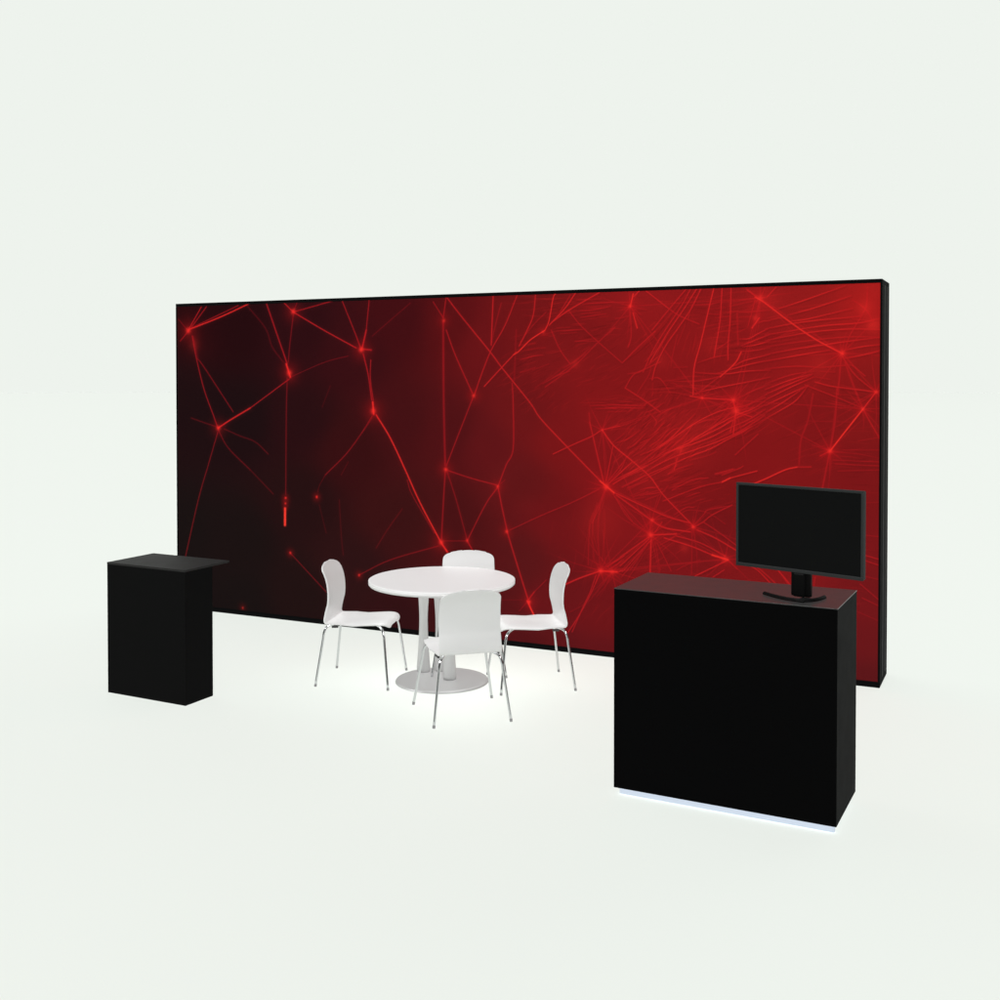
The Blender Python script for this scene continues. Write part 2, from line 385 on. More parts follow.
 (0.66, 8.8, [(5.718, 2.596), (5.842, 2.61), (6.153, 2.679)]),
 (0.66, 8.9, [(5.538, 2.544), (5.807, 2.589), (6.204, 2.621)]),
 (0.66, 8.8, [(5.538, 2.499), (5.921, 2.556), (6.187, 2.573), (6.322, 2.6)]),
 (0.66, 8.8, [(5.538, 2.458), (5.825, 2.509), (6.103, 2.532), (6.346, 2.525)]),
 (0.46, 8.5, [(5.539, 2.412), (5.825, 2.451), (6.103, 2.476), (6.346, 2.472)]),
 (0.66, 8.8, [(5.539, 2.357), (5.763, 2.396), (5.939, 2.421), (6.137, 2.447), (6.346, 2.472)]),
 (0.66, 8.9, [(5.539, 2.307), (5.808, 2.355), (6.0, 2.385)]),
 (0.66, 8.6, [(6.103, 2.384), (6.222, 2.407), (6.346, 2.42)]),
 (0.66, 8.6, [(6.104, 2.326), (6.223, 2.347), (6.347, 2.377)]),
 (0.46, 8.6, [(5.539, 2.252), (5.755, 2.27), (5.94, 2.26)]),
 (0.46, 8.4, [(5.94, 2.26), (6.07, 2.273), (6.155, 2.277)]),
 (0.46, 8.6, [(5.54, 2.142), (5.72, 2.206), (5.888, 2.234)]),
 (0.66, 9.0, [(5.54, 2.101), (5.72, 2.17), (5.879, 2.215)]),
 (0.66, 9.0, [(5.54, 2.064), (5.72, 2.143), (5.87, 2.206)]),
 (0.66, 9.0, [(5.54, 2.023), (5.72, 2.116), (5.888, 2.193)]),
 (0.66, 9.0, [(5.541, 1.983), (5.622, 2.024), (5.756, 2.089), (5.853, 2.134)]),
 (0.66, 9.0, [(5.541, 1.932), (5.62, 1.977), (5.694, 2.025), (5.844, 2.134)]),
 (0.66, 9.0, [(5.541, 1.886), (5.649, 1.948), (5.765, 2.025), (5.849, 2.134)]),
 (0.46, 8.5, [(5.931, 2.233), (6.036, 2.228)]),
 (0.46, 8.5, [(5.897, 2.193), (6.001, 2.175)]),
 (0.46, 8.3, [(6.153, 2.604), (6.297, 2.584)]),
 (0.33, 12.4, [(6.153, 2.736), (6.238, 2.672), (6.297, 2.574)]),
 (0.33, 12.4, [(6.253, 2.821), (6.246, 2.69), (6.204, 2.621)]),
 (0.66, 9.5, [(5.54, 2.042), (5.394, 1.981), (5.264, 1.955), (5.132, 1.907), (4.979, 1.821), (4.814, 1.703), (4.685, 1.613), (4.586, 1.533)]),
 (0.66, 9.3, [(5.54, 2.019), (5.449, 1.958), (5.32, 1.906), (5.17, 1.824), (5.037, 1.746), (4.921, 1.686)]),
 (0.66, 9.4, [(5.541, 1.991), (5.449, 1.94), (5.339, 1.892), (5.208, 1.815), (5.056, 1.737), (4.911, 1.668), (4.736, 1.587), (4.586, 1.505)]),
 (0.66, 9.5, [(5.541, 1.955), (5.413, 1.875), (5.264, 1.807), (5.132, 1.739), (4.979, 1.679), (4.833, 1.628), (4.686, 1.537), (4.586, 1.485)]),
 (0.46, 8.9, [(5.541, 1.932), (5.422, 1.856), (5.283, 1.78), (5.151, 1.716), (4.999, 1.656)]),
 (0.66, 9.5, [(5.541, 1.914), (5.431, 1.838), (5.321, 1.771), (5.17, 1.702), (5.009, 1.642), (4.844, 1.58), (4.706, 1.509), (4.586, 1.437)]),
 (0.66, 9.5, [(5.541, 1.886), (5.431, 1.82), (5.283, 1.738), (5.133, 1.654), (4.98, 1.594), (4.824, 1.522), (4.686, 1.46), (4.586, 1.413)]),
 (0.66, 9.5, [(5.283, 1.919), (5.132, 1.804), (4.998, 1.717), (4.931, 1.658)]),
 (0.46, 9.1, [(5.17, 1.805), (5.047, 1.737), (4.96, 1.687)]),
 (0.66, 9.7, [(5.017, 1.915), (4.911, 1.809), (4.823, 1.722), (4.705, 1.642), (4.586, 1.591)]),
 (0.46, 9.2, [(5.132, 1.907), (5.008, 1.839), (4.95, 1.763), (4.814, 1.645), (4.646, 1.555)]),
 (0.46, 9.4, [(4.665, 1.723), (4.585, 1.639)]),
 (0.46, 9.3, [(4.911, 1.809), (4.833, 1.78), (4.715, 1.652)]),
 (0.46, 9.3, [(4.784, 1.864), (4.714, 1.777), (4.645, 1.727)]),
 (0.46, 9.3, [(4.833, 1.827), (4.745, 1.72), (4.675, 1.671)]),
 (0.46, 9.2, [(4.834, 1.465), (4.883, 1.495), (4.999, 1.537)]),
 (0.46, 9.3, [(4.863, 1.581), (4.873, 1.524), (4.824, 1.465)]),
 (0.46, 9.3, [(4.883, 1.543), (4.785, 1.492), (4.666, 1.431), (4.586, 1.389)]),
 (0.46, 9.1, [(4.979, 1.821), (5.094, 1.865), (5.208, 1.88)]),
 (0.46, 9.4, [(4.645, 1.929), (4.714, 1.854), (4.695, 1.805)]),
 (0.46, 9.4, [(4.585, 1.957), (4.645, 1.996), (4.724, 2.025)]),
 (0.46, 9.4, [(4.625, 1.919), (4.685, 1.939), (4.774, 1.997)]),
 (0.46, 9.3, [(4.705, 1.882), (4.784, 1.931), (4.881, 1.97)]),
 (0.46, 9.0, [(5.171, 1.459), (5.247, 1.481), (5.322, 1.511)]),
 (0.33, 13.8, [(4.883, 1.562), (4.911, 1.639), (4.96, 1.745)]),
 (0.46, 9.4, [(4.586, 1.321), (4.666, 1.344), (4.736, 1.342)]),
 (0.46, 9.4, [(4.586, 1.283), (4.686, 1.297), (4.785, 1.321)]),
 (0.46, 9.4, [(4.737, 1.251), (4.726, 1.222)]),
 (0.46, 9.2, [(4.942, 1.28), (5.019, 1.312), (5.058, 1.323)]),
 (0.46, 9.2, [(4.855, 1.143), (4.952, 1.205), (5.01, 1.208)]),
 (0.46, 9.1, [(5.087, 1.155), (5.115, 1.194), (5.267, 1.231)]),
 (0.46, 8.8, [(5.574, 2.68), (5.464, 2.674), (5.335, 2.668)]),
 (0.46, 8.8, [(5.574, 2.603), (5.52, 2.6), (5.465, 2.582)]),
 (0.66, 9.2, [(5.574, 2.553), (5.483, 2.508), (5.42, 2.475), (5.346, 2.472)]),
 (0.66, 9.2, [(5.574, 2.503), (5.465, 2.463), (5.364, 2.423)]),
 (0.66, 9.2, [(5.575, 2.457), (5.466, 2.427), (5.373, 2.414)]),
 (0.46, 8.8, [(5.575, 2.407), (5.447, 2.386), (5.318, 2.383)]),
 (0.66, 9.2, [(5.575, 2.357), (5.457, 2.331), (5.374, 2.308), (5.29, 2.262)]),
 (0.66, 9.2, [(5.575, 2.316), (5.438, 2.289), (5.3, 2.252), (5.168, 2.215)]),
 (0.66, 9.3, [(5.576, 2.243), (5.393, 2.234), (5.244, 2.215), (5.016, 2.225)]),
 (0.66, 9.3, [(5.576, 2.192), (5.412, 2.156), (5.244, 2.123), (5.112, 2.094), (5.007, 2.065)]),
 (0.46, 8.8, [(5.576, 2.142), (5.439, 2.087), (5.375, 2.05)]),
 (0.46, 9.0, [(5.035, 2.3), (5.168, 2.341), (5.281, 2.359)]),
 (0.46, 9.2, [(4.763, 2.159), (4.958, 2.185)]),
 (0.46, 9.2, [(4.783, 2.131), (4.92, 2.122)]),
 (0.46, 9.1, [(4.966, 2.733), (5.11, 2.734), (5.204, 2.75)]),
 (0.46, 9.0, [(5.11, 2.701), (5.242, 2.707)]),
 (0.46, 8.9, [(5.298, 2.724), (5.446, 2.748)]),
 (0.46, 9.0, [(5.11, 2.664), (5.223, 2.652)]),
 (0.46, 8.9, [(5.261, 2.67), (5.335, 2.678)]),
 (0.46, 9.1, [(4.958, 2.15), (5.131, 2.178), (5.225, 2.206)]),
 (0.46, 9.2, [(4.852, 2.263), (4.958, 2.268)]),
 (0.46, 9.0, [(5.168, 2.393), (5.243, 2.438), (5.28, 2.466)]),
 (0.46, 9.3, [(4.654, 2.178), (4.743, 2.178), (4.832, 2.055)]),
 (0.46, 9.4, [(4.684, 2.149), (4.684, 2.054)]),
 (0.46, 9.4, [(4.624, 2.312), (4.694, 2.379), (4.723, 2.435)]),
 (0.46, 9.4, [(4.624, 2.264), (4.683, 2.312), (4.743, 2.359)]),
 (0.46, 9.3, [(4.713, 2.359), (4.752, 2.435), (4.821, 2.539)]),
 (0.46, 9.4, [(4.654, 2.341), (4.683, 2.389)]),
 (0.46, 9.7, [(4.089, 2.659), (4.194, 2.672), (4.308, 2.683)]),
 (0.46, 9.7, [(4.099, 2.69), (4.257, 2.691)]),
 (0.46, 9.8, [(3.887, 2.557), (4.005, 2.561), (4.132, 2.566)]),
 (0.46, 9.9, [(3.887, 2.579), (4.005, 2.586)]),
 (0.46, 9.6, [(4.11, 2.765), (4.298, 2.771), (4.502, 2.768)]),
 (0.46, 9.7, [(4.057, 2.798), (4.266, 2.801)]),
 (0.46, 9.7, [(4.089, 2.713), (4.215, 2.72), (4.339, 2.741)]),
 (0.46, 9.8, [(3.92, 2.534), (4.058, 2.542)]),
 (0.46, 10.1, [(3.571, 2.449), (3.703, 2.463)]),
 (0.46, 10.1, [(3.637, 2.408), (3.79, 2.427)]),
 (0.46, 10.1, [(3.571, 2.328), (3.681, 2.358), (3.769, 2.367)]),
 (0.46, 10.0, [(3.681, 2.247), (3.823, 2.296)]),
 (0.46, 10.1, [(3.571, 2.227), (3.703, 2.267)]),
 (0.46, 9.9, [(3.769, 2.137), (3.899, 2.207), (4.005, 2.276)]),
 (0.46, 9.9, [(3.844, 2.177), (3.93, 2.216), (4.005, 2.237)]),
 (0.33, 14.7, [(3.952, 2.266), (4.058, 2.325), (4.174, 2.422)]),
 (0.46, 9.5, [(4.38, 2.643), (4.502, 2.665)]),
 (0.46, 9.4, [(4.542, 2.707), (4.592, 2.667)]),
 (0.46, 9.4, [(4.483, 2.216), (4.584, 2.231), (4.624, 2.264)]),
 (0.46, 9.6, [(4.175, 1.967), (4.382, 1.975), (4.625, 1.972)]),
 (0.46, 9.6, [(4.216, 1.942), (4.402, 1.952), (4.625, 1.953)]),
 (0.46, 9.6, [(4.32, 1.919), (4.473, 1.928)]),
 (0.46, 9.6, [(4.362, 1.682), (4.454, 1.751)]),
 (0.46, 9.5, [(4.382, 1.677), (4.484, 1.713), (4.585, 1.784)]),
 (0.46, 9.5, [(4.484, 1.636), (4.545, 1.676), (4.625, 1.755)]),
 (0.46, 9.5, [(4.514, 1.608), (4.585, 1.668)]),
 (0.66, 9.9, [(4.362, 1.38), (4.525, 1.464), (4.626, 1.515)]),
 (0.46, 9.5, [(4.424, 1.392), (4.555, 1.455), (4.626, 1.477)]),
 (0.46, 9.5, [(4.465, 1.345), (4.576, 1.407), (4.626, 1.438)]),
 (0.46, 9.5, [(4.485, 1.317), (4.626, 1.391)]),
 (0.46, 9.5, [(4.506, 1.27), (4.626, 1.323)]),
 (0.46, 9.5, [(4.546, 1.251), (4.627, 1.27)]),
 (0.46, 9.5, [(4.525, 1.58), (4.626, 1.64)]),
 (0.46, 9.6, [(4.342, 1.389), (4.424, 1.47), (4.474, 1.568)]),
]
ART_NODES = [(0.148, 2.626, 32.1, 0.9), (0.497, 1.717, 25.1, 0.9), (1.3, 2.226, 29.8, 0.9), (1.346, 2.774, 27.7, 0.9), (2.06, 2.428, 28.3, 1.0), (2.18, 1.897, 28.1, 0.9), (2.871, 2.662, 17.8, 0.6), (3.15, 2.038, 16.6, 0.85), (2.888, 1.418, 19.6, 0.9), (3.37, 1.296, 15.5, 0.8), (2.845, 0.804, 25.1, 0.9), (3.089, 0.836, 15.0, 0.7), (3.451, 0.932, 16.3, 0.8), (3.652, 0.374, 18.6, 0.8), (4.264, 0.671, 24.3, 0.8), (4.309, 1.332, 25.7, 0.9), (4.683, 1.095, 15.7, 0.7), (4.671, 0.979, 23.5, 0.9), (5.005, 1.06, 16.0, 0.8), (6.004, 1.663, 19.7, 0.9), (6.228, 1.966, 15.2, 0.7), (6.083, 2.362, 24.4, 0.7), (6.315, 2.087, 13.7, 0.7), (5.07, 2.034, 12.1, 0.7), (5.305, 2.021, 22.3, 0.6), (5.327, 1.94, 29.7, 0.6), (4.502, 2.738, 17.4, 0.7), (4.048, 2.294, 40.9, 0.2), (6.238, 2.678, 62.0, 0.28), (6.292, 2.557, 54.9, 0.35), (6.284, 2.803, 96.0, 0.08), (5.501, 2.77, 29.2, 0.5), (4.275, 1.777, 11.3, 0.5), (3.773, 2.551, 16.7, 0.5), (4.36, 0.67, 24.1, 0.5), (4.936, 0.897, 38.4, 0.2), (5.249, 0.835, 26.3, 0.6), (4.902, 1.639, 38.4, 0.25), (0.219, 2.489, 74.5, 0.18), (1.592, 1.127, 12.7, 1.0), (1.255, 1.102, 12.0, 1.0), (1.253, 1.053, 11.0, 0.9), (1.249, 1.012, 9.0, 0.8), (1.304, 0.61, 12.0, 0.95), (0.77, 0.066, 12.4, 0.6), (2.032, 0.465, 11.4, 0.8), (5.465, 2.625, 22.0, 0.35), (5.145, 2.43, 67.7, 0.12), (4.743, 2.321, 69.8, 0.12), (5.931, 2.278, 84.8, 0.14), (5.573, 2.753, 101.7, 0.1), (4.26, 1.071, 202.1, 0.14), (3.922, 0.093, 207.8, 0.0), (4.979, 1.716, 229.1, 0.12), (4.586, 1.475, 196.9, 0.1)]
ART_BAR = [(1.249, 1.003), (1.247, 0.858)]
ART_GROUND = [(0.0, 2.82, 40, 12, 15), (0.05, 1.97, 30, 15, 17), (0.04, 0.65, 25, 18, 18), (0.64, 2.62, 36, 12, 15), (0.75, 1.8, 29, 15, 17), (0.74, 0.69, 27, 18, 18), (0.74, 0.09, 25, 18, 18), (1.42, 2.61, 44, 14, 18), (1.42, 1.81, 40, 15, 18), (1.41, 1.09, 37, 17, 18), (1.41, 0.2, 32, 18, 18), (1.95, 2.43, 54, 15, 19), (1.94, 1.55, 54, 16, 18), (1.94, 0.5, 44, 19, 20), (2.45, 2.67, 64, 15, 19), (2.45, 1.82, 66, 17, 20), (2.45, 0.97, 58, 19, 20), (2.45, 0.03, 46, 17, 19), (2.93, 2.66, 84, 17, 20), (2.93, 1.75, 76, 18, 21), (2.93, 1.0, 72, 19, 21), (2.93, -0.01, 60, 18, 20), (3.3, 2.49, 102, 20, 23), (3.3, 1.67, 90, 20, 23), (3.3, 0.52, 80, 20, 22), (3.57, 2.57, 114, 22, 24), (3.57, 1.84, 106, 22, 24), (3.57, 1.36, 94, 22, 24), (3.57, 0.71, 84, 22, 24), (3.66, -0.02, 76, 19, 22), (3.92, 2.33, 126, 24, 26), (3.92, 1.69, 122, 23, 25), (3.92, 1.05, 108, 22, 25), (3.92, 0.41, 98, 21, 24), (3.92, 0.01, 84, 20, 23), (4.34, 2.63, 138, 25, 27), (4.34, 2.01, 134, 24, 26), (4.34, 1.47, 126, 23, 26), (4.34, 1.0, 124, 23, 26), (4.26, 0.29, 104, 21, 24), (4.26, 0.05, 90, 20, 24), (4.74, 2.63, 142, 25, 27), (4.74, 2.09, 140, 25, 27), (4.74, 1.63, 142, 25, 27), (4.75, 1.25, 134, 24, 27), (4.75, 0.79, 122, 23, 26), (5.13, 2.62, 142, 25, 27), (5.13, 2.17, 140, 25, 27), (5.13, 1.87, 146, 26, 28), (5.13, 1.5, 130, 24, 26), (5.14, 0.97, 118, 23, 26), (5.5, 2.76, 146, 27, 28), (5.5, 2.39, 150, 26, 28), (5.5, 2.02, 148, 26, 28), (5.51, 1.58, 136, 24, 26), (5.86, 2.67, 152, 28, 28), (5.86, 2.31, 156, 27, 28), (5.86, 1.88, 134, 24, 26), (5.87, 1.45, 132, 24, 26), (6.2, 2.73, 166, 30, 29), (6.21, 2.31, 150, 28, 28), (6.21, 1.89, 140, 26, 27), (6.21, 1.53, 130, 24, 26), (6.28, 1.04, 128, 24, 27), (6.28, 0.62, 118, 24, 27), (6.29, 0.33, 104, 23, 26), (6.29, 0.05, 88, 22, 25), (5.66, 0.75, 138, 26, 28), (4.58, 2.78, 140, 25, 27), (4.17, 2.48, 130, 24, 26)]
ART_FANS = [
 (6, 0.22, 7.5, [(4.583, 2.437), (4.703, 2.542), (4.836, 2.684), (4.975, 2.853)], [(4.438, 2.3), (4.583, 2.399), (4.726, 2.542), (4.836, 2.692)]),
 (5, 0.25, 8.2, [(4.269, 0.719), (4.176, 0.988), (4.234, 1.204)], [(4.277, 0.711), (4.31, 0.957), (4.293, 1.206)]),
 (5, 0.3, 7.5, [(4.659, 0.963), (4.425, 0.792), (4.293, 0.713)], [(4.667, 0.925), (4.539, 0.715), (4.442, 0.575)]),
]
ART_HATCH = [(3.88, 2.76, 0.372, 0.116, 2.1, 34, 0.248, 0.16), (4.17, 2.62, 0.283, 0.178, 6.3, 26, 0.178, 0.2), (3.75, 2.41, 0.267, 0.217, 12.3, 40, 0.15, 0.14), (3.57, 2.21, 0.22, 0.203, 25.8, 40, 0.127, 0.14), (3.79, 2.05, 0.25, 0.184, 38.0, 34, 0.117, 0.12), (4.26, 2.13, 0.322, 0.242, 23.9, 40, 0.129, 0.1), (4.42, 1.98, 0.279, 0.056, 0.6, 14, 0.271, 0.2), (4.66, 1.86, 0.352, 0.156, 37.6, 90, 0.094, 0.2), (4.74, 1.98, 0.233, 0.171, 59.4, 50, 0.078, 0.15), (4.63, 1.59, 0.251, 0.188, 38.0, 60, 0.133, 0.24), (4.98, 1.72, 0.26, 0.153, 33.5, 60, 0.153, 0.25), (5.32, 1.87, 0.223, 0.134, 32.6, 50, 0.164, 0.26), (4.82, 1.41, 0.263, 0.108, 19.6, 36, 0.17, 0.2), (5.06, 1.27, 0.258, 0.106, 12.5, 26, 0.152, 0.14), (5.2, 2.73, 0.374, 0.135, 1.4, 24, 0.269, 0.14), (4.98, 2.43, 0.305, 0.274, 74.8, 40, 0.137, 0.12), (5.32, 2.5, 0.223, 0.223, 7.1, 24, 0.223, 0.2), (4.98, 2.11, 0.29, 0.092, -1.7, 26, 0.229, 0.22), (4.75, 0.91, 0.203, 0.14, 36.7, 26, 0.171, 0.16), (6.21, 1.18, 0.097, 0.624, 0.1, 26, 0.153, 0.1), (6.14, 2.03, 0.181, 0.084, -11.9, 20, 0.153, 0.18), (5.86, 1.74, 0.285, 0.285, 21.7, 24, 0.185, 0.09), (4.05, 0.82, 0.246, 0.329, 79.5, 18, 0.214, 0.07), (5.72, 2.53, 0.323, 0.216, 8.1, 24, 0.287, 0.18), (6.14, 1.67, 0.181, 0.209, -0.4, 14, 0.209, 0.14), (4.9, 0.73, 0.308, 0.092, 13.9, 14, 0.154, 0.14), (4.26, 0.44, 0.243, 0.202, 48.7, 18, 0.146, 0.09), (4.17, 2.36, 0.324, 0.202, 33.0, 30, 0.13, 0.1), (4.58, 2.55, 0.314, 0.157, 43.3, 26, 0.126, 0.13), (4.66, 2.7, 0.312, 0.109, -3.4, 18, 0.172, 0.13)]

def print_colours(U, Z):
    """sRGB colours of the printed fabric at the panel positions U, Z (arrays, metres)."""
    num = np.zeros(U.shape + (3,)); den = np.zeros(U.shape)
    for u, z, r, g, b in ART_GROUND:
        w = 1. / (((U - u) / 1.15) ** 2 + (Z - z) ** 2 + .02) ** 2.1
        num += w[..., None] * np.array([r, g, b], float); den += w
    img = num / den[..., None]
    img = img * (1 - .08 * np.clip((img[..., :1] - 95) / 40, 0, 1))
    tone = np.clip((img[..., 0] - 30) / 110, 0, 1)                # how red the ground is
    du = float(U[0, 1] - U[0, 0]); dz = float(Z[1, 0] - Z[0, 0])
    nz, nu = U.shape
    add = np.zeros(U.shape)                                        # ink coverage of lines
    dark = np.zeros(U.shape)

    def seg(buf, p, q, sig, a0, a1):
        m = 3 * sig
        i0 = max(int((min(p[0], q[0]) - m) / du) - 1, 0); i1 = min(int((max(p[0], q[0]) + m) / du) + 2, nu)
        j0 = max(int((min(p[1], q[1]) - m) / dz) - 1, 0); j1 = min(int((max(p[1], q[1]) + m) / dz) + 2, nz)
        if i0 >= i1 or j0 >= j1: return
        X = U[j0:j1, i0:i1] - p[0]; Y = Z[j0:j1, i0:i1] - p[1]
        d = (q[0] - p[0], q[1] - p[1]); L2 = d[0] ** 2 + d[1] ** 2 + 1e-12
        t = np.clip((X * d[0] + Y * d[1]) / L2, 0, 1)
        D2 = (X - t * d[0]) ** 2 + (Y - t * d[1]) ** 2
        v = np.exp(-D2 / (2 * sig * sig)) * (a0 + (a1 - a0) * t)
        buf[j0:j1, i0:i1] = np.maximum(buf[j0:j1, i0:i1], v)

    def line(buf, pts, width, al, taper=0.):
        n = len(pts) - 1
        for i in range(n):
            a0 = al * (1 - taper * (1 - math.sin(math.pi * (i + .02) / n))) if taper else al
            a1 = al * (1 - taper * (1 - math.sin(math.pi * min(i + 1, n - .02) / n))) if taper else al
            seg(buf, pts[i], pts[i + 1], width * .00031, a0, a1)

    def smooth(pts, n=5):
        return [(v.x, v.y) for v in catmull([(x, z, 0) for x, z in pts], n)]

    halo = np.zeros(U.shape)
    for al, w, pts in ART_LINES:
        s = smooth(pts) if len(pts) > 2 else pts
        line(add, s, w, al, .55 if al in (.66, .46, .33) else 0.)
        if pts[0][0] > 3.4: line(dark, [(x + .004, z - .0125) for x, z in s], w * 1.3, al * .22)
        if w > 10: line(halo, s, w * 3.6, al * .10)
    # thin rays leaving the nodes of the red half and faint links between them
    red = [(u, z, r, al) for u, z, r, al in ART_NODES if u > 3.9 and r < 40 and al > .35]
    for u, z, r, al in red:
        a0 = RNG.uniform(0, 360)
        for k in range(9):
            a = math.radians(a0 + k * 40 + RNG.normal(0, 12)); l = RNG.uniform(.12, .52)
            q = (u + l * math.cos(a), z + l * math.sin(a)); m = (u + .5 * l * math.cos(a + .05), z + .5 * l * math.sin(a + .05))
            seg(add, (u, z), m, .0026, .34, .24); seg(add, m, q, .0025, .24, .03)
    for i, p in enumerate(red):
        for q in red[i + 1:]:
            d = math.hypot(p[0] - q[0], p[1] - q[1])
            if .15 < d < 1.0 and RNG.random() < .55: seg(add, p[:2], q[:2], .0026, .3, .3)
    # families of flowing threads between two guide curves
    fine = np.zeros(U.shape)
    def resample(g, n=24):
        s = np.array(smooth(g, 8)); k = np.linspace(0, len(s) - 1, n)
        return np.stack([np.interp(k, np.arange(len(s)), s[:, 0]), np.interp(k, np.arange(len(s)), s[:, 1])], 1)
    for n, al, w, ga, gb in ART_FANS:
        A, B = resample(ga), resample(gb)
        for k in range(n):
            f = (k + RNG.uniform(-.45, .45)) / max(n - 1, 1)
            P = A + (B - A) * f
            P = P + np.cumsum(RNG.normal(0, .0012, P.shape), 0)
            i0 = RNG.integers(0, 5); i1 = len(P) - RNG.integers(0, 5)
            line(fine, P[i0:i1].tolist(), w * RNG.uniform(.8, 1.25), al * RNG.uniform(.6, 1.25), .45)
            line(dark, (P[i0:i1] + np.array([0, -.013])).tolist(), w * 1.1, .22, .5)
    # short creases
    for u, z, ru, rz, ang, n, ln, al in ART_HATCH:
        for k in range(int(n * 1.2)):
            while True:
                x, y = RNG.uniform(-1, 1, 2)
                if x * x + y * y < 1: break
            a = math.radians(ang + RNG.normal(0, 5)); l = ln * RNG.uniform(.4, 1.2) / 2
            c = (u + x * ru, z + y * rz); bend = RNG.normal(0, .03) * l * 2
            pts = [(c[0] - l * math.cos(a), c[1] - l * math.sin(a)), (c[0] - bend * math.sin(a), c[1] + bend * math.cos(a)), (c[0] + l * math.cos(a), c[1] + l * math.sin(a))]
            fade = 1 - .5 * (x * x + y * y)
            line(fine if k % 5 < 3 else dark, smooth(pts, 4), RNG.uniform(5.5, 10), al * 1.6 * fade * RNG.uniform(.5, 1.3), .7)
    # soft clouds of ink in the red half
    cloud = np.zeros(U.shape)
    for k in range(90):
        u0, z0, s = RNG.uniform(2.2, 6.3), RNG.uniform(.6, 2.85), RNG.uniform(.05, .28)
        cloud += RNG.normal(0, 1) * np.exp(-(((U - u0) / (1.5 * s)) ** 2 + ((Z - z0) / s) ** 2))
    img = img * (1 + .03 * cloud * tone)[..., None]
    img = img * (1 - .55 * np.clip(dark, 0, .6) * (.35 + .65 * tone))[..., None]
    img = img + (np.array([214., 30, 32]) - img) * np.clip(halo, 0, 1)[..., None]
    img = img + (np.array([226., 34, 36]) - img) * np.clip(fine, 0, 1)[..., None]
    hot = np.stack([190 + 50 * add + 16 * tone, 20 + 34 * add ** 2 + 8 * tone, 34 + 6 * add], -1)
    img = img + (hot - img) * np.clip(add, 0, 1)[..., None]
    for u, z, r, al in ART_NODES:
        r = r / 1000
        g = np.exp(-((U - u) ** 2 + (Z - z) ** 2) / (2 * (r * .62) ** 2)) * al
        img = img + (np.array([244., 52, 44]) - img) * g[..., None]
        g2 = np.exp(-((U - u) ** 2 + (Z - z) ** 2) / (2 * (r * 2.4) ** 2)) * al * .30
        img = img + (np.array([215., 24, 28]) - img) * g2[..., None]
    b = np.zeros(U.shape); seg(b, ART_BAR[0], ART_BAR[1], .0085, 1, 1)
    img = img + (np.array([246., 58, 46]) - img) * np.clip(b * 1.3, 0, 1)[..., None]
    return np.clip(img, 0, 255)

wall = thing('display_wall', 'long black framed display wall printed with glowing red network lines on dark red', 'display wall',
             (2.6737 - WW * math.cos(WYAW), 7.7926 - WW * math.sin(WYAW), 0), WYAW)
L_, R_, B_, T_ = .016, .014, .042, .028                            # visible frame widths
LIP = .004
def frame_piece(lo, hi):
    b = bmesh.new(); box(b, lo, hi, .0025); return build('frame_rail', b, M['frame'], wall)
frame_piece((0, 0, 0), (WW, WD, B_))
frame_piece((0, 0, WH - T_), (WW, WD, WH))
frame_piece((0, 0, B_ + .0005), (L_, WD, WH - T_ - .0005))
right = frame_piece((WW - R_, 0, B_ + .0005), (WW, WD, WH - T_ - .0005))
g = bmesh.new()                                                    # the two grooves down the end profile
for y0 in (.13, .27):
    box(g, (WW + .0004, y0, B_ + .01), (WW + .003, y0 + .018, WH - T_ - .01))
build('profile_bead', g, M['rubber'], right)
b = bmesh.new(); box(b, (L_ + .001, .03, B_ + .001), (WW - R_ - .001, WD - .01, WH - T_ - .001)); build('back_panel', b, M['frame'], wall)

NU, NZ = 1600, 720
us = np.linspace(L_, WW - R_, NU); zs = np.linspace(B_, WH - T_, NZ)
U, Z = np.meshgrid(us, zs)
# panel-relative grid starts at L_, so shift the artwork positions for indexing
SH = (L_, B_)
def shift(p): return (p[0] - SH[0], p[1] - SH[1])
ART_LINES = [(a, w, [shift(p) for p in pts]) for a, w, pts in ART_LINES]
ART_NODES = [(u - SH[0], z - SH[1], r, a) for u, z, r, a in ART_NODES]
ART_GROUND = [(u - SH[0], z - SH[1], *c) for u, z, *c in ART_GROUND]
ART_BAR = [shift(p) for p in ART_BAR]
ART_FANS = [(n, a, w, [shift(p) for p in A], [shift(p) for p in B]) for n, a, w, A, B in ART_FANS]
ART_HATCH = [(u - SH[0], z - SH[1], *c) for u, z, *c in ART_HATCH]
rgb = lin(print_colours(U - SH[0], Z - SH[1])) * PRINT_K
me = bpy.data.meshes.new('graphic_panel')
co = np.stack([U, np.full(U.shape, LIP), Z], -1).reshape(-1, 3).astype(np.float32)
idx = np.arange(NU * NZ).reshape(NZ, NU)
quads = np.stack([idx[:-1, :-1], idx[:-1, 1:], idx[1:, 1:], idx[1:, :-1]], -1).reshape(-1, 4).astype(np.int32)
me.vertices.add(len(co)); me.vertices.foreach_set('co', co.ravel())
me.loops.add(quads.size); me.loops.foreach_set('vertex_index', quads.ravel())
me.polygons.add(len(quads)); me.polygons.foreach_set('loop_start', np.arange(0, quads.size, 4, dtype=np.int32))
me.update(calc_edges=True)
ca = me.color_attributes.new('print', 'FLOAT_COLOR', 'POINT')
rgba = np.concatenate([np.clip(rgb, 0, 1).reshape(-1, 3), np.ones((NU * NZ, 1))], 1).astype(np.float32)
ca.data.foreach_set('color', rgba.ravel())
pm = mat('printed_fabric', (.2, .02, .02), .9, 0, .0, bump=.08, bump_scale=900)
nt = pm.node_tree; at = nt.nodes.new('ShaderNodeVertexColor'); at.layer_name = 'print'
